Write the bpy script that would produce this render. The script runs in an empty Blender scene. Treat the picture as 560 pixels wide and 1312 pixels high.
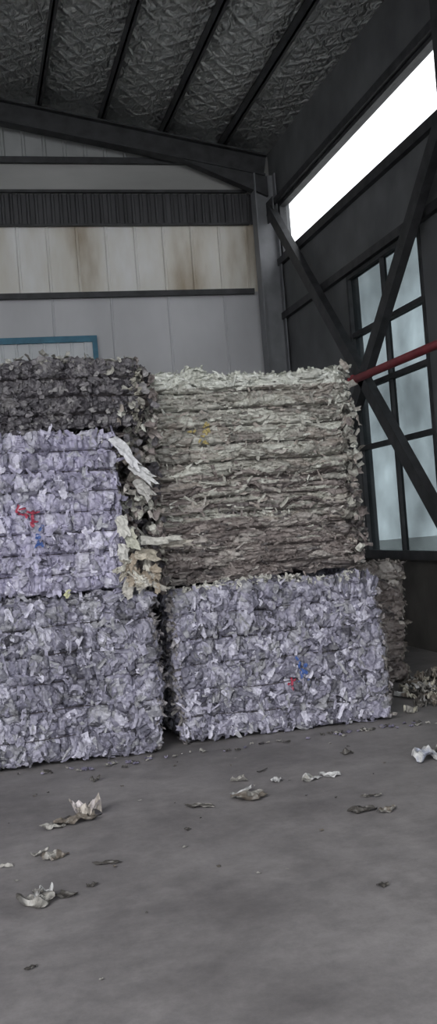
import bpy, math, random
from mathutils import Vector, Matrix, noise

random.seed(7)
scene = bpy.context.scene
COL = scene.collection

# ------------------------------------------------------------ helpers
def new_mat(name):
    m = bpy.data.materials.new(name); m.use_nodes = True
    nt = m.node_tree
    return m, nt, nt.nodes['Principled BSDF']

def N(nt, t, **kw):
    n = nt.nodes.new(t)
    for k, v in kw.items(): setattr(n, k, v)
    return n

def noise_mat(name, c1, c2, scale=3.0, rough=0.7, metal=0.0, bump=0.1, bscale=40, stretch=(1,1,1), c3=None, bdist=0.01, spec=0.5):
    m, nt, b = new_mat(name)
    tc = N(nt, 'ShaderNodeTexCoord'); mp = N(nt, 'ShaderNodeMapping')
    mp.inputs['Scale'].default_value = stretch
    nt.links.new(tc.outputs['Object'], mp.inputs[0])
    no = N(nt, 'ShaderNodeTexNoise'); no.inputs['Scale'].default_value = scale; no.inputs['Detail'].default_value = 6
    nt.links.new(mp.outputs[0], no.inputs['Vector'])
    cr = N(nt, 'ShaderNodeValToRGB')
    cr.color_ramp.elements[0].position = 0.3; cr.color_ramp.elements[0].color = (*c1, 1)
    cr.color_ramp.elements[1].position = 0.7; cr.color_ramp.elements[1].color = (*c2, 1)
    if c3:
        e = cr.color_ramp.elements.new(0.5); e.color = (*c3, 1)
    nt.links.new(no.outputs['Fac'], cr.inputs[0]); nt.links.new(cr.outputs[0], b.inputs['Base Color'])
    n2 = N(nt, 'ShaderNodeTexNoise'); n2.inputs['Scale'].default_value = bscale; n2.inputs['Detail'].default_value = 4
    nt.links.new(tc.outputs['Object'], n2.inputs['Vector'])
    bp = N(nt, 'ShaderNodeBump'); bp.inputs['Strength'].default_value = bump; bp.inputs['Distance'].default_value = bdist
    nt.links.new(n2.outputs['Fac'], bp.inputs['Height']); nt.links.new(bp.outputs[0], b.inputs['Normal'])
    b.inputs['Roughness'].default_value = rough; b.inputs['Metallic'].default_value = metal
    b.inputs['Specular IOR Level'].default_value = spec
    return m

class MB:
    """mesh builder"""
    def __init__(s): s.v=[]; s.f=[]; s.m=[]; s.c=[]
    def vert(s,p,c=None):
        s.v.append(tuple(p)); s.c.append(c or (1,1,1)); return len(s.v)-1
    def face(s,idx,m=0): s.f.append(tuple(idx)); s.m.append(m)
    def box(s,a,b,m=0):
        x0,y0,z0=a; x1,y1,z1=b
        i=len(s.v)
        for p in ((x0,y0,z0),(x1,y0,z0),(x1,y1,z0),(x0,y1,z0),(x0,y0,z1),(x1,y0,z1),(x1,y1,z1),(x0,y1,z1)): s.vert(p)
        for f in ((0,3,2,1),(4,5,6,7),(0,1,5,4),(1,2,6,5),(2,3,7,6),(3,0,4,7)): s.face([i+k for k in f],m)
    def beam(s,p,q,w,h,m=0,up=(0,0,1)):
        p=Vector(p);q=Vector(q);d=(q-p).normalized();u=Vector(up)
        r=d.cross(u).normalized();u=r.cross(d).normalized()
        i=len(s.v)
        for e in (p,q):
            for sx,sy in((-1,-1),(1,-1),(1,1),(-1,1)): s.vert(e+r*(sx*w/2)+u*(sy*h/2))
        for f in((0,1,2,3),(7,6,5,4),(0,4,5,1),(1,5,6,2),(2,6,7,3),(3,7,4,0)): s.face([i+k for k in f],m)
    def ibeam(s,p,q,w,h,t=0.02,m=0,up=(0,0,1)):
        p=Vector(p);q=Vector(q);d=(q-p).normalized();u=Vector(up)
        r=d.cross(u).normalized();u=r.cross(d).normalized()
        s.beam(p,q,t,h-2*t,m,up)
        for sg in(-1,1):
            o=u*(sg*(h/2-t/2)); s.beam(p+o,q+o,w,t,m,up)
    def tube(s,p,q,r,n=16,m=0):
        p=Vector(p);q=Vector(q);d=(q-p).normalized()
        a=d.orthogonal().normalized();b=d.cross(a)
        i=len(s.v)
        for e in(p,q):
            for k in range(n):
                t=2*math.pi*k/n; s.vert(e+a*(r*math.cos(t))+b*(r*math.sin(t)))
        for k in range(n): s.face((i+k,i+(k+1)%n,i+n+(k+1)%n,i+n+k),m)
        s.face([i+k for k in range(n)][::-1],m); s.face([i+n+k for k in range(n)],m)
    def obj(s,name,mats,smooth=False,color=False,parent=None):
        me=bpy.data.meshes.new(name); me.from_pydata(s.v,[],s.f)
        for m in mats: me.materials.append(m)
        me.polygons.foreach_set('material_index',s.m)
        if smooth: me.polygons.foreach_set('use_smooth',[True]*len(s.f))
        if color:
            at=me.color_attributes.new('Col','FLOAT_COLOR','POINT')
            fl=[]
            for c in s.c: fl.extend((c[0],c[1],c[2],1.0))
            at.data.foreach_set('color',fl)
        me.update()
        o=bpy.data.objects.new(name,me); COL.objects.link(o)
        if parent: o.parent=parent
        return o

# ------------------------------------------------------------ camera
F_PX=1300.0; YAW=math.radians(13.8); PITCH=math.radians(0.7); ROLL=math.radians(4.5); CH=1.6
cam=bpy.data.cameras.new('camera'); co=bpy.data.objects.new('camera',cam); COL.objects.link(co)
cam.sensor_fit='VERTICAL'; cam.sensor_height=36; cam.lens=36*F_PX/1312; cam.clip_end=300
Fw=Vector((math.sin(YAW)*math.cos(PITCH),math.cos(YAW)*math.cos(PITCH),math.sin(PITCH)))
Rt=Vector((math.cos(YAW),-math.sin(YAW),0)); Up=Rt.cross(Fw)
Rc=Rt*math.cos(ROLL)-Up*math.sin(ROLL); Uc=Rt*math.sin(ROLL)+Up*math.cos(ROLL)
M=Matrix((Rc,Uc,-Fw)).transposed().to_4x4(); M.translation=Vector((0,0,CH))
co.matrix_world=M; scene.camera=co

# ------------------------------------------------------------ layout constants
XR=4.9; YB=15.0; XL=-9.0; YF=-2.5
SL=0.196
def roofz(x): return 7.5+SL*(3.63-x)

# ------------------------------------------------------------ materials
def floor_mat():
    m,nt,b=new_mat('concrete_floor')
    tc=N(nt,'ShaderNodeTexCoord')
    def ns(scale,det,rough=0.6,dist=0.0):
        n=N(nt,'ShaderNodeTexNoise'); n.inputs['Scale'].default_value=scale; n.inputs['Detail'].default_value=det
        n.inputs['Roughness'].default_value=rough; n.inputs['Distortion'].default_value=dist
        nt.links.new(tc.outputs['Object'],n.inputs['Vector']); return n
    a=ns(0.9,9,0.66,0.15); cr=N(nt,'ShaderNodeValToRGB')
    cr.color_ramp.elements[0].position=0.34; cr.color_ramp.elements[0].color=(0.135,0.127,0.130,1)
    cr.color_ramp.elements[1].position=0.68; cr.color_ramp.elements[1].color=(0.265,0.252,0.256,1)
    nt.links.new(a.outputs['Fac'],cr.inputs[0])
    c=ns(6,10,0.8); cr2=N(nt,'ShaderNodeValToRGB')
    cr2.color_ramp.elements[0].position=0.33; cr2.color_ramp.elements[0].color=(0.72,0.72,0.72,1)
    cr2.color_ramp.elements[1].position=0.68; cr2.color_ramp.elements[1].color=(1.18,1.17,1.15,1)
    nt.links.new(c.outputs['Fac'],cr2.inputs[0])
    mx=N(nt,'ShaderNodeMix',data_type='RGBA',blend_type='MULTIPLY'); mx.inputs[0].default_value=1
    nt.links.new(cr.outputs[0],mx.inputs[6]); nt.links.new(cr2.outputs[0],mx.inputs[7])
    nt.links.new(mx.outputs[2],b.inputs['Base Color'])
    r=ns(1.5,5); mr=N(nt,'ShaderNodeMapRange'); mr.inputs[3].default_value=0.42; mr.inputs[4].default_value=0.8
    nt.links.new(r.outputs['Fac'],mr.inputs[0]); nt.links.new(mr.outputs[0],b.inputs['Roughness'])
    f=ns(60,6,0.7); bp=N(nt,'ShaderNodeBump'); bp.inputs['Strength'].default_value=0.25; bp.inputs['Distance'].default_value=0.004
    nt.links.new(f.outputs['Fac'],bp.inputs['Height']); nt.links.new(bp.outputs[0],b.inputs['Normal'])
    return m
M_FLOOR=floor_mat()
M_DARK=noise_mat('dark_steel',(0.030,0.031,0.033),(0.066,0.067,0.072),6,0.6,0.2)
M_COLM=noise_mat('grey_steel',(0.16,0.165,0.175),(0.25,0.255,0.27),3,0.55,0.1)
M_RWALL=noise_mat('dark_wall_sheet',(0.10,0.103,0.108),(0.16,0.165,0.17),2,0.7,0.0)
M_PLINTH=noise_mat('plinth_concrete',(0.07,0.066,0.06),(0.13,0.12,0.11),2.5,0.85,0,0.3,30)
M_PA=noise_mat('gable_sheet',(0.30,0.31,0.31),(0.42,0.43,0.43),2,0.6,0,0.05)
M_PB=noise_mat('plain_strip',(0.32,0.32,0.31),(0.47,0.47,0.46),1.2,0.6,0,0.05,stretch=(0.4,1,1.5))
M_PC=noise_mat('dark_ribbed',(0.035,0.035,0.038),(0.08,0.08,0.085),3,0.6,0,0.05,stretch=(3,1,0.3))
M_PD=noise_mat('stained_white_sheet',(0.36,0.28,0.18),(0.86,0.86,0.85),1.3,0.55,0,0.05,stretch=(1.3,1,0.4),c3=(0.72,0.69,0.62))
M_PE=noise_mat('grey_sheet',(0.46,0.46,0.475),(0.66,0.66,0.68),0.8,0.5,0,0.05,stretch=(1,1,0.5))
M_TEAL=noise_mat('teal_paint',(0.03,0.13,0.2),(0.05,0.2,0.3),8,0.5)
M_DOOR=noise_mat('door_sheet',(0.56,0.58,0.60),(0.72,0.74,0.76),2,0.5)
M_RED=noise_mat('red_paint',(0.20,0.025,0.035),(0.32,0.045,0.055),8,0.5)
M_OUT=noise_mat('outside_ground',(0.25,0.25,0.24),(0.35,0.35,0.34),1,0.9)

def foil():
    m,nt,b=new_mat('foil_insulation')
    tc=N(nt,'ShaderNodeTexCoord')
    n1=N(nt,'ShaderNodeTexNoise'); n1.inputs['Scale'].default_value=5; n1.inputs['Detail'].default_value=5; n1.inputs['Distortion'].default_value=1.5
    mp=N(nt,'ShaderNodeMapping'); mp.inputs['Scale'].default_value=(1.6,0.8,1)
    nt.links.new(tc.outputs['Object'],mp.inputs[0]); nt.links.new(mp.outputs[0],n1.inputs['Vector'])
    def wave(rot):
        q=N(nt,'ShaderNodeMapping'); q.inputs['Rotation'].default_value=(0,0,rot)
        nt.links.new(tc.outputs['Object'],q.inputs[0])
        w=N(nt,'ShaderNodeTexWave'); w.inputs['Scale'].default_value=1.3; w.inputs['Distortion'].default_value=1.2; w.inputs['Detail'].default_value=1
        nt.links.new(q.outputs[0],w.inputs[0]); return w
    w1=wave(0.75); w2=wave(-0.75)
    mn=N(nt,'ShaderNodeMath',operation='MAXIMUM'); nt.links.new(w1.outputs['Fac'],mn.inputs[0]); nt.links.new(w2.outputs['Fac'],mn.inputs[1])
    pw=N(nt,'ShaderNodeMath',operation='POWER'); pw.inputs[1].default_value=4; nt.links.new(mn.outputs[0],pw.inputs[0])
    ad=N(nt,'ShaderNodeMath',operation='MULTIPLY_ADD'); ad.inputs[1].default_value=0.25
    nt.links.new(pw.outputs[0],ad.inputs[0]); nt.links.new(n1.outputs['Fac'],ad.inputs[2])
    bp=N(nt,'ShaderNodeBump'); bp.inputs['Strength'].default_value=1.0; bp.inputs['Distance'].default_value=0.11
    nt.links.new(ad.outputs[0],bp.inputs['Height']); nt.links.new(bp.outputs[0],b.inputs['Normal'])
    b.inputs['Base Color'].default_value=(0.66,0.67,0.66,1); b.inputs['Metallic'].default_value=0.85; b.inputs['Roughness'].default_value=0.30
    return m
M_FOIL=foil()

def pane(name,tint,gl=0.12,var=0.6):
    m=bpy.data.materials.new(name); m.use_nodes=True; nt=m.node_tree; nt.nodes.clear()
    out=N(nt,'ShaderNodeOutputMaterial'); tr=N(nt,'ShaderNodeBsdfTransparent'); g=N(nt,'ShaderNodeBsdfGlossy'); mx=N(nt,'ShaderNodeMixShader')
    tc=N(nt,'ShaderNodeTexCoord'); no=N(nt,'ShaderNodeTexNoise'); no.inputs['Scale'].default_value=1.1; no.inputs['Detail'].default_value=5
    nt.links.new(tc.outputs['Object'],no.inputs['Vector'])
    cr=N(nt,'ShaderNodeValToRGB'); cr.color_ramp.elements[0].position=0.35; cr.color_ramp.elements[1].position=0.68
    cr.color_ramp.elements[0].color=(tint[0]*var,tint[1]*var,tint[2]*var,1); cr.color_ramp.elements[1].color=(*tint,1)
    nt.links.new(no.outputs['Fac'],cr.inputs[0]); nt.links.new(cr.outputs[0],tr.inputs['Color'])
    g.inputs['Roughness'].default_value=0.2; g.inputs['Color'].default_value=(0.5,0.5,0.5,1); mx.inputs[0].default_value=gl
    nt.links.new(tr.outputs[0],mx.inputs[1]); nt.links.new(g.outputs[0],mx.inputs[2]); nt.links.new(mx.outputs[0],out.inputs[0])
    return m
M_PANE=pane('dusty_glass',(0.42,0.46,0.47),var=0.6)
M_PANE2=pane('clear_glass',(0.98,0.98,0.98),0.03,0.97)

def paper_mat():
    m,nt,b=new_mat('waste_paper')
    at=N(nt,'ShaderNodeAttribute'); at.attribute_name='Col'
    tc=N(nt,'ShaderNodeTexCoord')
    no=N(nt,'ShaderNodeTexNoise'); no.inputs['Scale'].default_value=18; no.inputs['Detail'].default_value=8; no.inputs['Roughness'].default_value=0.75
    nt.links.new(tc.outputs['Object'],no.inputs['Vector'])
    mr=N(nt,'ShaderNodeMapRange'); mr.inputs[1].default_value=0.3; mr.inputs[2].default_value=0.7; mr.inputs[3].default_value=0.55; mr.inputs[4].default_value=1.2
    nt.links.new(no.outputs['Fac'],mr.inputs[0])
    mx=N(nt,'ShaderNodeMix',data_type='RGBA',blend_type='MULTIPLY'); mx.inputs[0].default_value=1
    nt.links.new(at.outputs['Color'],mx.inputs[6]); nt.links.new(mr.outputs[0],mx.inputs[7]); nt.links.new(mx.outputs[2],b.inputs['Base Color'])
    vo=N(nt,'ShaderNodeTexVoronoi'); vo.inputs['Scale'].default_value=30
    nt.links.new(tc.outputs['Object'],vo.inputs['Vector'])
    bp=N(nt,'ShaderNodeBump'); bp.inputs['Strength'].default_value=0.8; bp.inputs['Distance'].default_value=0.014
    nt.links.new(vo.outputs['Distance'],bp.inputs['Height']); nt.links.new(bp.outputs[0],b.inputs['Normal'])
    b.inputs['Roughness'].default_value=0.48
    return m
M_PAPER=paper_mat()

# ------------------------------------------------------------ room shell
mb=MB(); mb.box((XL-0.2,YF-0.5,-0.2),(XR+0.2,YB+0.2,0)); mb.obj('floor',[M_FLOOR])
mb=MB(); mb.box((-60,-60,-0.3),(60,60,-0.21)); mb.obj('outside_ground',[M_OUT])

# back wall --------------------------------------------------
mb=MB()
def ribbed(mb,x0,x1,y,z0,z1,pitch,rib,dep,m,ztop=None):
    """trapezoid rib sheet facing -Y"""
    xs=[];x=x0
    while x<x1-1e-6:
        for dx,dy in((0,0),(pitch-rib,0),(pitch-rib*0.75,-dep),(pitch-rib*0.25,-dep)):
            if x+dx<x1: xs.append((x+dx,dy))
        x+=pitch
    xs.append((x1,0))
    ids=[]
    for (xx,dy) in xs:
        zt=ztop(xx) if ztop else z1
        ids.append((mb.vert((xx,y+dy,z0)),mb.vert((xx,y+dy,zt))))
    for a,b in zip(ids[:-1],ids[1:]): mb.face((a[0],b[0],b[1],a[1]),m)
ribbed(mb,XL,XR,YB-0.02,7.17,8,0.30,0.06,0.025,0,ztop=lambda x:max(7.18,roofz(x)+0.05))
mb.box((XL,YB-0.035,6.65),(XR,YB,7.17),1)
ribbed(mb,XL,XR,YB-0.02,6.18,6.65,0.12,0.06,0.03,2)
ribbed(mb,XL,XR,YB-0.02,5.14,6.18,0.435,0.05,0.025,3)
ribbed(mb,XL,XR,YB-0.02,0,5.14,0.87,0.04,0.018,4)
# backing sheet
mb.box((XL,YB,0),(XR,YB+0.12,7.2),4)
i=[mb.vert(p) for p in((XL,YB+0.05,7.2),(XR,YB+0.05,7.2),(XR,YB+0.05,roofz(XR)+0.1),(XL,YB+0.05,roofz(XL)+0.1))]; mb.face(i,0)
mb.obj('wall_back',[M_PA,M_PB,M_PC,M_PD,M_PE])
mb=MB()
for z,h in((7.13,0.09),(5.13,0.08),(6.67,0.04),(6.17,0.03)):
    mb.box((XL,YB-0.12,z-h/2),(XR-0.4,YB-0.055,z+h/2))
mb.obj('trim_1',[M_DARK])

# right wall -------------------------------------------------
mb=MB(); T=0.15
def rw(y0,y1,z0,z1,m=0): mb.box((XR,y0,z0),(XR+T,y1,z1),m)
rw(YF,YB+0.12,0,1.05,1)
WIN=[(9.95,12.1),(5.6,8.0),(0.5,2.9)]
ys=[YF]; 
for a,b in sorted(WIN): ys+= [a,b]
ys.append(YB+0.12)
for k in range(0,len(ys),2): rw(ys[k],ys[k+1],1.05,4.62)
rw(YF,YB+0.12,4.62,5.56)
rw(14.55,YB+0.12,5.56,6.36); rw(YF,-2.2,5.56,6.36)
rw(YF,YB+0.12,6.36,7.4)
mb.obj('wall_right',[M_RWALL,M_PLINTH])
# girts on right wall
mb=MB()
for z in (4.68,5.5,6.42,1.08): mb.box((XR-0.07,YF,z-0.05),(XR,YB-0.1,z+0.05))
mb.obj('trim_2',[M_DARK])

def window(idx,y0,y1,z0,z1,rails,muls,pm):
    e=bpy.data.objects.new('window_%d'%idx,None); COL.objects.link(e)
    f=MB(); t=0.05
    f.box((XR-0.02,y0,z0),(XR+0.08,y0+t,z1)); f.box((XR-0.02,y1-t,z0),(XR+0.08,y1,z1))
    f.box((XR-0.02,y0+t,z0),(XR+0.08,y1-t,z0+t)); f.box((XR-0.02,y0+t,z1-t),(XR+0.08,y1-t,z1))
    for z in rails: f.box((XR-0.015,y0+t,z-0.03),(XR+0.07,y1-t,z+0.03))
    for y in muls: f.box((XR-0.01,y-0.022,z0+t),(XR+0.06,y+0.022,z1-t))
    f.obj('frame',[M_DARK],parent=e)
    g=MB(); g.box((XR+0.03,y0+t,z0+t),(XR+0.036,y1-t,z1-t)); g.obj('pane',[pm],parent=e)
for k,(a,b) in enumerate(WIN): window(k+1,a,b,1.05,4.62,(2.42,3.17,3.85),(a+(b-a)*0.5,),M_PANE)
window(4,-2.2,14.55,5.56,6.36,(),(8.5,3.2),M_PANE2)

mb=MB(); mb.box((XL-T,YF,0),(XL,YB+0.12,roofz(XL)+0.1)); mb.obj('wall_left',[M_PE])

# ceiling ----------------------------------------------------
PUR=[4.11-0.905*k for k in range(0,15)]
mb=MB(); nx=150; ny=150
xs=[XL+(XR+0.2-XL)*i/nx for i in range(nx+1)]; yy=[YF+(YB+0.15-YF)*j/ny for j in range(ny+1)]
for j,y in enumerate(yy):
    for i,x in enumerate(xs):
        ph=((x-4.11)/0.905)%1.0
        sag=-0.035*math.sin(math.pi*ph)
        w=0.02*noise.noise(Vector((x*2.2,y*1.3,0)))
        mb.vert((x,y,roofz(x)+0.03+sag+w))
for j in range(ny):
    for i in range(nx):
        a=j*(nx+1)+i; mb.face((a,a+nx+1,a+nx+2,a+1))
q=[mb.vert(p) for p in((XL-0.3,YF-0.2,roofz(XL-0.3)+0.25),(XR+0.4,YF-0.2,roofz(XR+0.4)+0.25),(XR+0.4,YB+0.3,roofz(XR+0.4)+0.25),(XL-0.3,YB+0.3,roofz(XL-0.3)+0.25))]
mb.face(q,1)
mb.obj('ceiling',[M_FOIL,M_PE],smooth=True)
mb=MB()
for x in PUR:
    z=roofz(x)-0.06
    mb.box((x-0.012,YF,z-0.08),(x+0.012,YB-0.05,z+0.08))
    mb.box((x-0.012,YF,z-0.08),(x+0.05,YB-0.05,z-0.068)); mb.box((x-0.012,YF,z+0.066),(x+0.05,YB-0.05,z+0.078))
mb.obj('roof_purlins',[M_DARK])

# rafters and columns -----------------------------------------
def ybeam(name,y):
    e=bpy.data.objects.new(name,None); COL.objects.link(e)
    f=MB(); off=-0.31
    f.ibeam((XL+0.1,y,roofz(XL+0.1)+off),(XR-0.15,y,roofz(XR-0.15)+off),0.22,0.33,0.025)
    f2=[(XR-0.15,roofz(XR)-0.45),(XR-1.5,roofz(XR-1.5)-0.47),(XR-0.15,roofz(XR)-0.75)]
    a=[f.vert((x,y-0.08,z)) for x,z in f2]; b=[f.vert((x,y+0.08,z)) for x,z in f2]
    f.face(a);f.face(b[::-1])
    for k in range(3): f.face((a[k],b[k],b[(k+1)%3],a[(k+1)%3]))
    f.obj('rafter',[M_DARK],parent=e)
    c=MB(); c.ibeam((XR-0.2,y,0.02),(XR-0.2,y,roofz(XR-0.2)-0.45),0.24,0.34,0.02,up=(1,0,0))
    c.box((XR-0.40,y-0.18,0),(XR-0.0,y+0.18,0.02))
    c.obj('column',[M_COLM if y>14 else M_DARK],parent=e)
for y in (14.68,8.5,3.2,-2.2): ybeam('steel_portal_frame',y)

def brace(y0,z0,y1,z1):
    b=MB(); x=XR-0.17
    b.beam((x,y0,z0),(x,y1,z1),0.10,0.17)
    for (yy_,zz_) in((y0,z0),(y1,z1)): b.box((x-0.01,yy_-0.16,zz_-0.16),(x+0.01,yy_+0.16,zz_+0.16))
    return b.obj('cross_brace',[M_DARK])
brace(14.5,6.25,8.68,0.53)
brace(14.3,0.7,8.68,5.55)
mb=MB(); PX=4.45; mb.tube((PX,11.1,3.15),(PX,-2,3.15),0.045)
mb.tube((PX,11.06,3.15),(PX,11.10,3.15),0.065)
for y in(8.5,3.2): mb.box((PX-0.01,y-0.03,3.085),(4.53,y+0.03,3.11))
mb.obj('red_pipe',[M_RED],smooth=False)

# door with teal frame in back wall ---------------------------
e=bpy.data.objects.new('door_1',None); COL.objects.link(e)
f=MB(); X0,X1,ZT=-2.2,2.02,4.52; yd=YB-0.14
f.box((X0,yd,0),(X0+0.07,yd+0.08,ZT)); f.box((X1-0.07,yd,0),(X1,yd+0.08,ZT)); f.box((X0+0.07,yd,ZT-0.09),(X1-0.07,yd+0.08,ZT))
f.box(((X0+X1)/2-0.04,yd,0),((X0+X1)/2+0.04,yd+0.08,ZT-0.09)); f.box((X0+0.07,yd+0.01,2.3),(X1-0.07,yd+0.07,2.38))
f.obj('frame',[M_TEAL],parent=e)
f=MB(); ribbed(f,X0+0.07,X1-0.07,yd+0.05,0.01,ZT-0.09,0.2,0.05,0.015,0); f.obj('leaf',[M_DOOR],parent=e)

# ------------------------------------------------------------ bales
def hsh(*a):
    t=0.0
    for i,x in enumerate(a): t+=x*(12.9898+i*65.1337)
    s=math.sin(t)*43758.5453
    return s-math.floor(s)

PURPLE=[((0.43,0.41,0.54),6),((0.35,0.335,0.445),4),((0.25,0.24,0.32),2.5),((0.60,0.585,0.69),3.5),((0.12,0.115,0.155),1.2),((0.38,0.38,0.42),2)]
PURGREY=[((0.33,0.32,0.40),4),((0.235,0.228,0.295),4),((0.15,0.147,0.19),3.5),((0.52,0.51,0.60),3),((0.07,0.068,0.085),2.5),((0.30,0.30,0.325),3)]
CREAM=[((0.42,0.41,0.365),4),((0.56,0.56,0.505),3),((0.30,0.285,0.255),3),((0.36,0.32,0.285),3),((0.16,0.148,0.135),2)]
PALE=[((0.62,0.63,0.57),4),((0.72,0.73,0.68),3),((0.48,0.48,0.43),2)]
BROWN=[((0.22,0.188,0.178),4),((0.30,0.262,0.245),3),((0.145,0.122,0.115),3),((0.44,0.41,0.38),1.5),((0.08,0.07,0.07),2)]
DARKP=[((0.10,0.094,0.104),4),((0.16,0.15,0.16),3),((0.055,0.05,0.058),3),((0.26,0.25,0.25),1)]
def pick(pal,r):
    tot=sum(w for _,w in pal); r*=tot
    for c,w in pal:
        if r<w: return c
        r-=w
    return pal[-1][0]
def mixc(a,b,t): return tuple(a[i]*(1-t)+b[i]*t for i in range(3))

def bale(name,lo,hi,style,strap,step=0.009,nfl=1400,extra=None,seed=0,coarse=0.03,fringe=(0.62,0.61,0.54),fmix=0.6):
    rnd=random.Random(seed); mb=MB()
    lo=Vector(lo);hi=Vector(hi);ce=(lo+hi)/2;h=(hi-lo)/2;r=0.06
    so=Vector((seed*3.1,seed*1.7,seed*0.9))
    def pal(z,rv=0.5):
        t=(z-lo.z)/(hi.z-lo.z)
        if style=='strata':
            if t>0.93: return PALE
            return CREAM if t+0.6*(rv-0.5)>0.45 else BROWN
        return {'purple':PURPLE,'purgrey':PURGREY,'dark':DARKP,'brown':BROWN}[style]
    S={'strata':(4.5,4.5,13),'dark':(9,9,9),'brown':(6,6,10),'purple':(10,10,7)}.get(style,(8.5,8.5,7))
    brick={'purple':0.10,'dark':0.095,'purgrey':0.16}.get(style,0)
    gd={'purple':0.026,'dark':0.035,'purgrey':0.022,'strata':0.035}.get(style,0.03)
    def disp(p):
        w=noise.noise_vector((p+so)*4.0)*0.06
        q=p+w+so
        qs=Vector((q.x*S[0],q.y*S[1],q.z*S[2]))
        d,pt=noise.voronoi(qs)
        c=pt[0]; h1=hsh(c.x,c.y,c.z); h2=hsh(c.y,c.z,c.x+1); h3=hsh(c.z,c.x,c.y+2)
        rel=qs-c
        v=0.026*(h1-0.5)+0.075*((h2-0.5)*rel.x+(h3-0.5)*rel.z+(h2-0.5)*rel.y)
        v-=0.020*math.exp(-(d[1]-d[0])*12)
        qq=qs*2.4+Vector((5,5,5))
        d2,pt2=noise.voronoi(qq); c2=pt2[0]; g1=hsh(c2.x,c2.y,c2.z); r2=qq-c2
        v+=0.012*(g1-0.5)+0.032*((hsh(c2.y,c2.x)-0.5)*r2.x+(g1-0.5)*r2.z)
        zz=(p.z-lo.z)+0.02*noise.noise(Vector((p.x*2.2,p.y*2.2,seed)))+0.008*noise.noise(Vector((p.x*9,p.y*9,seed)))
        row=math.floor(zz/strap); k=(zz/strap)%1.0; km=min(k,1-k)*strap
        v-=gd*math.exp(-(km/0.011)**2)-0.012*math.sin(math.pi*k)
        if brick:
            bx=(p.x+p.y*0.8+0.02*noise.noise(Vector((p.z*7,p.x*2,seed))))/brick+hsh(row,seed)*0.6
            kb=bx%1.0; km=min(kb,1-kb)*brick
            v-=0.014*math.exp(-(km/0.009)**2); v+=0.016*(hsh(math.floor(bx),row,seed)-0.5)
        v+=0.07*noise.noise((p+so)*1.2)
        if style=='strata':
            ss=q.z/0.045; lay=math.floor(ss); fl=ss-lay
            v+=0.030*(hsh(lay,math.floor(q.x*1.3+hsh(lay)*3))-0.5)-0.016*(abs(fl-0.5)*2)**4
            h3=hsh(lay,3.3); g1=0.5*g1+0.5*hsh(lay,math.floor(q.x*5))
        cc=pick(pal(p.z,h3),h2); c3=pick(pal(p.z,h3),g1)
        col=mixc(cc,c3,0.4)
        if brick:
            hb=0.82+0.36*hsh(math.floor(bx),row,seed+4); col=tuple(a*hb for a in col)
        return v,col
    def surf(q):
        c=Vector((max(-(h.x-r),min(h.x-r,q.x)),max(-(h.y-r),min(h.y-r,q.y)),max(-(h.z-r),min(h.z-r,q.z))))
        n=(q-c); n=n.normalized() if n.length>1e-6 else Vector((0,0,1))
        return ce+c+n*r,n
    def grid(ax,sg,st):
        u=(ax+1)%3;w=(ax+2)%3
        nu=max(2,int(2*h[u]/st));nw=max(2,int(2*h[w]/st)); base=len(mb.v)
        for j in range(nw+1):
            for i in range(nu+1):
                q=Vector((0,0,0)); q[ax]=sg*h[ax]; q[u]=-h[u]+2*h[u]*i/nu; q[w]=-h[w]+2*h[w]*j/nw
                p,n=surf(q); v,c=disp(p)
                if n.z<-0.3: v=min(v,0)-0.0
                pp=p+n*v
                if lo.z<0.01: pp.z=max(pp.z,0.003)
                mb.vert(pp,c)
        for j in range(nw):
            for i in range(nu):
                a=base+j*(nu+1)+i; fc=(a,a+1,a+nu+2,a+nu+1)
                mb.face(fc if sg>0 else fc[::-1])
    grid(1,-1,step); grid(0,1,coarse*0.7); grid(0,-1,coarse*0.7); grid(2,1,coarse*0.7); grid(1,1,coarse*1.5); grid(2,-1,coarse*2)
    def flake(p,n,L,W,c,curl=0.5,droop=0.0,k=4,l=3,press=None,crump=0.10,t=None):
        if t is None: t=Vector((rnd.gauss(0,1),rnd.gauss(0,1),rnd.gauss(0,1)-droop))
        else: t=Vector(t)
        if press is None: press=rnd.uniform(0.45,0.95)
        t-=n*t.dot(n)*press
        if t.length<1e-4: return
        t.normalize(); b=n.cross(t)
        if b.length<1e-4: return
        b.normalize(); nn=b.cross(t)
        if nn.dot(n)<0: nn=-nn
        base=len(mb.v); cur=rnd.uniform(-curl,curl)*2; fold=rnd.uniform(-0.4,0.4)
        for j in range(k):
            s=(j/(k-1)-0.3)
            for i in range(l):
                uu=(i/(l-1)-0.5)
                e=1-0.5*rnd.random()*(abs(s)+abs(uu))
                pp=p+t*(s*L*e)+b*(uu*W*e)+nn*(cur*L*s*s+fold*W*abs(uu)+rnd.gauss(0,crump)*W)
                if pp.z<0.004: pp.z=0.004+0.003*rnd.random()
                mb.vert(pp,c)
        for j in range(k-1):
            for i in range(l-1):
                a=base+j*l+i; mb.face((a,a+1,a+l+1,a+l))
    purp=style in('purple','purgrey')
    for _ in range(nfl):
        fs=rnd.random()
        q=Vector((rnd.uniform(-h.x,h.x),rnd.uniform(-h.y,h.y),rnd.uniform(-h.z,h.z)))
        face=False
        if fs<0.5: q.y=-h.y; face=True
        elif fs<0.64: q.y=-h.y*rnd.uniform(0.85,1); q.x=rnd.choice((-1,1))*h.x*rnd.uniform(0.97,1)
        elif fs<0.82: q.y=-h.y*rnd.uniform(0.6,1); q.z=h.z
        elif fs<0.93: q.x=h.x
        else: q.x=-h.x
        p,n=surf(q); v,c=disp(p); p=p+n*(v*0.95)
        c=pick(pal(p.z,rnd.random()),rnd.random())
        if 0.64<=fs<0.82: c=mixc(c,fringe,fmix)
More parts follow.
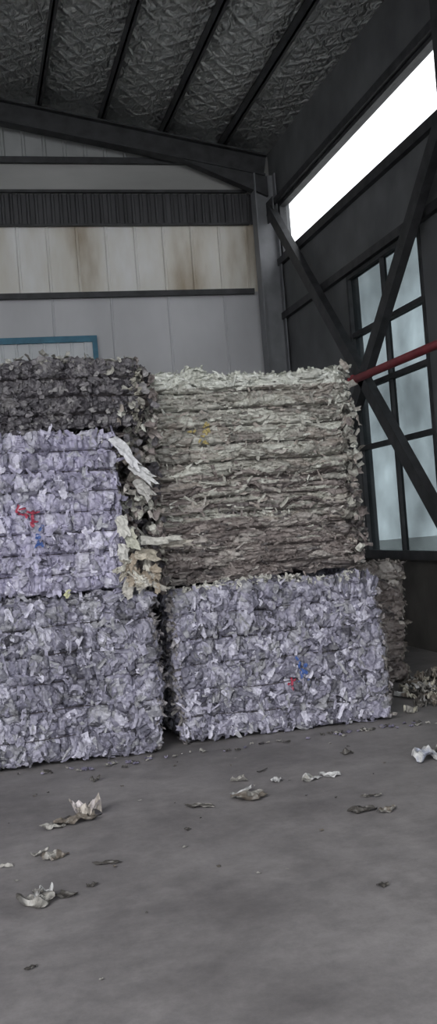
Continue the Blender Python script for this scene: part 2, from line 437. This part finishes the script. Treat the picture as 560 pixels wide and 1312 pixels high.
        if 0.5<=fs<0.64:
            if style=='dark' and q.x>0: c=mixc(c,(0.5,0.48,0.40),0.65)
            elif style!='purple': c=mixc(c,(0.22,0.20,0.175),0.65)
        elif fs>=0.82 and purp: c=mixc(c,(0.14,0.125,0.11),0.75)  # brown side flakes; shade of the gap is put into their colour
        if face:
            nr=(n+Vector((rnd.gauss(0,.12),0,rnd.gauss(0,.12)))).normalized()
            if purp: L=rnd.uniform(0.04,0.13);W=rnd.uniform(0.02,0.06)
            elif style=='strata': L=rnd.uniform(0.04,0.14);W=rnd.uniform(0.012,0.03)
            else: L=rnd.uniform(0.03,0.08);W=rnd.uniform(0.02,0.05)
            tt=(rnd.gauss(0,.6),0,rnd.gauss(0,1)) if purp else (rnd.gauss(0,1),0,rnd.gauss(0,.25))
            loose=rnd.random()<0.12
            flake(p,nr,L,W,c,press=0.7 if loose else 1,crump=0.05,curl=0.5 if loose else 0.12,t=tt)
        else:
            nr=(n+Vector((rnd.gauss(0,.3),rnd.gauss(0,.15),rnd.gauss(0,.3)))).normalized()
            L=rnd.uniform(0.03,0.11);W=rnd.uniform(0.02,0.06)
            flake(p,nr,L,W,c,droop=0.6)
    # strapping wires
    kz=lo.z+strap
    while kz<hi.z-0.04:
        prev=None; nseg=60
        for i in range(nseg+1):
            x=lo.x+0.03+(hi.x-lo.x-0.06)*i/nseg
            wz=kz-0.02*noise.noise(Vector((x*2.2,lo.y*2.2,seed)))
            P,n=surf(Vector((x-ce.x,-h.y,wz-ce.z))); v,_=disp(P); y=P.y-max(v,-0.035)-0.003
            cur=[mb.vert((x,y+a,wz+b_),(0.06,0.05,0.05)) for a,b_ in((-0.003,0),(0.002,0.003),(0.002,-0.003))]
            if prev:
                for t in range(3): mb.face((prev[t],cur[t],cur[(t+1)%3],prev[(t+1)%3]))
            prev=cur
        kz+=strap
    if extra: extra(flake,rnd,surf,disp,ce,h)
    return mb.obj(name,[M_PAPER],color=True)

def marks(items):
    def f(flake,rnd,surf,disp,ce,h):
        for (x,y,z,s,sz,c,n) in items:
            for _ in range(n):
                P,nn=surf(Vector((x+rnd.gauss(0,s)-ce.x,-h.y,z+rnd.gauss(0,sz)-ce.z))); v,_c=disp(P)
                flake(P+nn*(v+0.012),Vector((rnd.gauss(0,.1),-1,rnd.gauss(0,.1))).normalized(),rnd.uniform(.04,.08),rnd.uniform(.018,.032),c,press=1,crump=0.05,curl=0.1)
    return f
RED=(0.38,0.04,0.08); BLU=(0.05,0.11,0.34)

def mid_extra(flake,rnd,surf,disp,ce,h):
    marks([(0.38,7.17,1.80,0.05,0.02,RED,6),(0.44,7.17,1.74,0.015,0.06,RED,5),(0.47,7.17,1.60,0.02,0.04,BLU,7),(0.60,7.17,1.22,0.03,0.01,(.5,.5,.3),2)])(flake,rnd,surf,disp,ce,h)
    for _ in range(900):
        z=rnd.uniform(1.15,2.85); x=rnd.uniform(1.02,1.38)
        y=7.24+rnd.uniform(0,0.5)
        rr=rnd.random()
        c=pick(CREAM if rr<0.35 else (BROWN if rr<0.75 else DARKP),rnd.random())
        flake(Vector((x,y,z)),Vector((rnd.gauss(0.2,.4),-1,rnd.gauss(0.3,.5))).normalized(),rnd.uniform(.04,.12),rnd.uniform(.03,.08),c,droop=1)
    P=lambda x,y,z,L,W,c,t,n=(0,-1,.3):flake(Vector((x,y,z)),Vector(n).normalized(),L,W,c,k=8,l=6,curl=0.15,press=1,crump=0.05,t=t)
    P(1.08,7.11,2.20,.34,.09,(.62,.62,.64),(.50,0,-.9)); P(1.19,7.11,2.03,.26,.10,(.60,.60,.60),(.7,0,-.75)); P(1.2,7.14,1.92,.2,.10,(.42,.41,.39),(.5,0,-.8))
    P(1.04,7.11,1.66,.22,.10,(.56,.55,.51),(.1,0,-1)); P(1.09,7.11,1.56,.18,.10,(.5,.5,.42),(.3,0,-1)); P(1.04,7.12,1.48,.14,.09,(.52,.51,.48),(-.2,0,-1))
    P(1.25,7.11,1.51,.32,.09,(.50,.49,.45),(1,0,-.15),(0,-1,.8)); P(1.38,7.13,1.48,.28,.09,(.43,.40,.35),(1,0,-.1),(0,-1,1)); P(1.17,7.1,1.44,.2,.12,(.42,.38,.31),(1,0,-.3),(0,-1,.9))
    for _ in range(24):
        c=rnd.choice(((.50,.48,.42),(.40,.37,.31),(.32,.27,.21),(.44,.42,.38)))
        P(rnd.uniform(1.03,1.26),7.09+rnd.uniform(0,.08),rnd.uniform(1.20,1.40),rnd.uniform(.08,.17),rnd.uniform(.05,.10),c,(rnd.gauss(0,1),0,rnd.gauss(-.6,.6)),(rnd.gauss(0,.4),-1,rnd.uniform(0,.8)))

def right_top_extra(flake,rnd,surf,disp,ce,h):
    for _ in range(420):
        z=rnd.uniform(1.2,2.78); x=3.0+0.08*noise.noise(Vector((z*4,0,0)))+rnd.uniform(-0.06,0.07)
        c=pick(CREAM if rnd.random()<(z-1.0)/1.6 else BROWN,rnd.random())
        flake(Vector((x,7.6+rnd.uniform(-0.03,0.35),z)),Vector((rnd.gauss(0.3,.4),-1,rnd.gauss(0,.4))).normalized(),rnd.uniform(.04,.13),rnd.uniform(.03,.07),c)
    for _ in range(14):
        flake(Vector((1.78+rnd.gauss(0,.05),7.57,2.3+rnd.gauss(0,.05))),Vector((0,-1,0)),.045,.02,(.42,.34,.13),press=1)

def right_low_extra(flake,rnd,surf,disp,ce,h):
    marks([(2.36,7.28,0.46,0.02,0.07,BLU,11),(2.28,7.28,0.36,0.015,0.03,RED,6)])(flake,rnd,surf,disp,ce,h)
    # burst, dirty right end
    for _ in range(500):
        z=rnd.uniform(0.02,1.1); y=rnd.uniform(7.5,8.4)
        x=3.0+rnd.uniform(0,0.06+0.14*(y-7.5)/0.9)+0.04*noise.noise(Vector((z*5,y*3,0)))
        c=pick(BROWN if rnd.random()<0.5 else DARKP,rnd.random())
        if rnd.random()<0.12: c=(.42,.40,.35)
        flake(Vector((x,y,z)),Vector((1,rnd.gauss(-.6,.4),rnd.gauss(0,.4))).normalized(),rnd.uniform(.05,.14),rnd.uniform(.03,.08),c)

bale('waste_paper_bale',(-0.5,7.2,0.0),(1.21,8.4,1.19),'purgrey',0.195,seed=1,nfl=1800,fringe=(.3,.29,.32))
bale('waste_paper_bale',(-0.62,7.2,1.19),(1.08,8.4,2.36),'purple',0.145,seed=2,nfl=1100,extra=mid_extra)
bale('waste_paper_bale',(-0.55,7.22,2.33),(1.28,8.4,2.87),'dark',0.13,seed=3,nfl=1300,fringe=(.55,.54,.48))
bale('waste_paper_bale',(1.39,7.33,0.0),(3.0,8.5,1.14),'purgrey',0.19,seed=4,nfl=1900,fringe=(.62,.61,.55),fmix=0.85,extra=right_low_extra)
bale('waste_paper_bale',(1.42,7.6,1.14),(2.98,8.7,2.77),'strata',0.135,seed=5,nfl=2200,extra=right_top_extra,fringe=(.66,.67,.60),fmix=0.8)
# second row
bale('waste_paper_bale',(2.1,8.8,0.0),(3.85,9.9,1.1),'brown',0.19,seed=6,nfl=1500,step=0.02,fringe=(.3,.27,.24))
bale('waste_paper_bale',(-0.6,8.8,0.0),(1.2,9.9,1.15),'purgrey',0.19,seed=7,nfl=300,step=0.04,coarse=0.05)
bale('waste_paper_bale',(-0.6,8.8,1.17),(1.6,9.9,2.3),'brown',0.19,seed=8,nfl=500,step=0.04,coarse=0.05)
bale('waste_paper_bale',(-2.3,7.25,0.0),(-0.7,8.4,1.15),'purgrey',0.19,seed=9,nfl=600,step=0.02,coarse=0.05)
bale('waste_paper_bale',(-2.35,7.25,1.17),(-0.75,8.4,2.3),'purple',0.15,seed=10,nfl=600,step=0.02,coarse=0.05)

# ------------------------------------------------------------ scraps on floor
rnd=random.Random(21); sb=MB()
def scrap(sb,x,y,s,asp,c,hgt,rot,c2=None,z0=0.004,n=9):
    base=len(sb.v); sd=rnd.random()*100
    R=Matrix.Rotation(rot,3,'Z')
    for j in range(n):
        for i in range(n):
            u=i/(n-1)*2-1;v=j/(n-1)*2-1
            uu=u*math.sqrt(1-v*v/2);vv=v*math.sqrt(1-u*u/2)
            ang=math.atan2(vv,uu); rr=1+0.45*noise.noise(Vector((math.cos(ang)*1.7,math.sin(ang)*1.7,sd)))
            p=R@Vector((uu*rr*s/2,vv*rr*s/2*asp,0))
            z=z0+hgt*max(0,0.35+0.9*noise.noise(Vector((uu*1.6,vv*1.6,sd+9)))+0.3*noise.noise(Vector((uu*4,vv*4,sd))))
            col=c if (c2 is None or noise.noise(Vector((uu*1.2,vv*1.2,sd+3)))<0.05) else c2
            sb.vert((x+p.x,y+p.y,z),col)
    for j in range(n-1):
        for i in range(n-1):
            a=base+j*n+i; sb.face((a,a+1,a+n+1,a+n))
G=(0.28,0.27,0.25);W_=(0.44,0.44,0.44);D=(0.06,0.055,0.05);B=(0.14,0.12,0.10)
for (x,y,s,asp,c,hg,c2) in [(0.17,4.58,.17,.8,D,.05,G),(0.20,4.62,.10,.9,W_,.06,D),(0.29,4.6,.12,.5,D,.02,None),(0.29,5.18,.13,.7,G,.04,B),(0.22,5.26,.09,.6,G,.03,None),
    (1.15,5.70,.20,.35,D,.02,G),(1.46,5.73,.19,.9,G,.05,B),(1.44,5.85,.16,.5,W_,.03,G),(1.5,6.14,.11,.8,G,.04,None),(1.71,6.01,.09,.8,W_,.03,None),
    (1.90,5.93,.14,.5,W_,.03,G),(2.03,5.95,.13,.6,W_,.04,None),(1.93,5.17,.17,.5,D,.03,None),(2.05,5.1,.14,.5,B,.03,G),(2.08,5.4,.12,.3,G,.02,D),
    (2.34,6.44,.09,.8,D,.04,None),(0.67,6.64,.07,.8,D,.04,None),(0.53,4.96,.14,.3,D,.012,None),(0.05,5.15,.07,.5,G,.02,None),(1.7,6.3,.09,.3,D,.01,None),
    (0.42,4.68,.06,.5,D,.02,None),(3.26,7.45,.17,.6,(.5,.48,.4),.08,G),(2.72,6.0,.2,.8,W_,.09,(.3,.32,.4)),(2.82,6.15,.15,.8,G,.06,None),(0.9,6.9,.05,1,D,.02,None),
    (1.6,4.1,.05,1,D,.015,None),(0.1,3.9,.05,.6,D,.01,None),(1.0,5.3,.04,.8,D,.01,None)]:
    scrap(sb,x,y,s,asp,c,hg,rnd.uniform(-0.6,0.6),c2)
for _ in range(60):
    x=rnd.uniform(0,3.6);y=rnd.uniform(3.6,7.1); scrap(sb,x,y,rnd.uniform(.012,.03),.7,rnd.choice((D,G,D,B)),.008,rnd.uniform(0,3),n=4)
for _ in range(70):
    x=rnd.uniform(0,3.2);y=rnd.uniform(6.95,7.1); scrap(sb,x,y,rnd.uniform(.02,.07),.7,rnd.choice((D,G,(.25,.23,.31),(.15,.14,.2))),.02,rnd.uniform(0,3),n=5)
sb.obj('paper_scraps',[M_PAPER],color=True)
sb=MB(); scrap(sb,0.45,5.76,.30,.45,B,.05,0.15,D,n=11); scrap(sb,0.53,5.84,.17,.7,(.46,.42,.42),.12,0.5,(.4,.36,.32),z0=0.01,n=11); scrap(sb,0.34,5.72,.16,.5,G,.03,0.3,D)
sb.obj('crumpled_cardboard',[M_PAPER],color=True)
sb=MB()
for _ in range(420):
    a=rnd.uniform(0,6.28); r_=abs(rnd.gauss(0,.36)); x=3.95+r_*math.cos(a)*0.8; y=8.05+r_*math.sin(a)*1.1
    if x<3.4 or y>8.6: continue
    if x>4.4: continue
    z=max(0.005,0.22*math.exp(-(r_/0.4)**2)*rnd.random())
    scrap(sb,x,y,rnd.uniform(.05,.15),.7,rnd.choice((G,W_,D,B,(.40,.38,.32),D,B)),.08,rnd.uniform(0,3),z0=z,n=5)
sb.obj('loose_paper_heap',[M_PAPER],color=True)

# ------------------------------------------------------------ light
w=bpy.data.worlds.new('world'); scene.world=w; w.use_nodes=True
bg=w.node_tree.nodes['Background']; bg.inputs[0].default_value=(0.94,0.965,1.0,1); bg.inputs[1].default_value=2.7
sl=bpy.data.lights.new('front_fill','SUN'); so_=bpy.data.objects.new('front_fill',sl); COL.objects.link(so_)  # added soft fill from behind the camera; the actual sun stands opposite
sl.energy=1.6; sl.angle=math.radians(25); sl.color=(1,0.98,0.96)
d=Vector((0.75,1,-0.72)).normalized()
so_.rotation_mode='QUATERNION'; so_.rotation_quaternion=d.to_track_quat('-Z','Y'); so_.location=(-4,-10,8)
scene.view_settings.view_transform='Standard'
scene.view_settings.look='None'
scene.view_settings.exposure=0.2
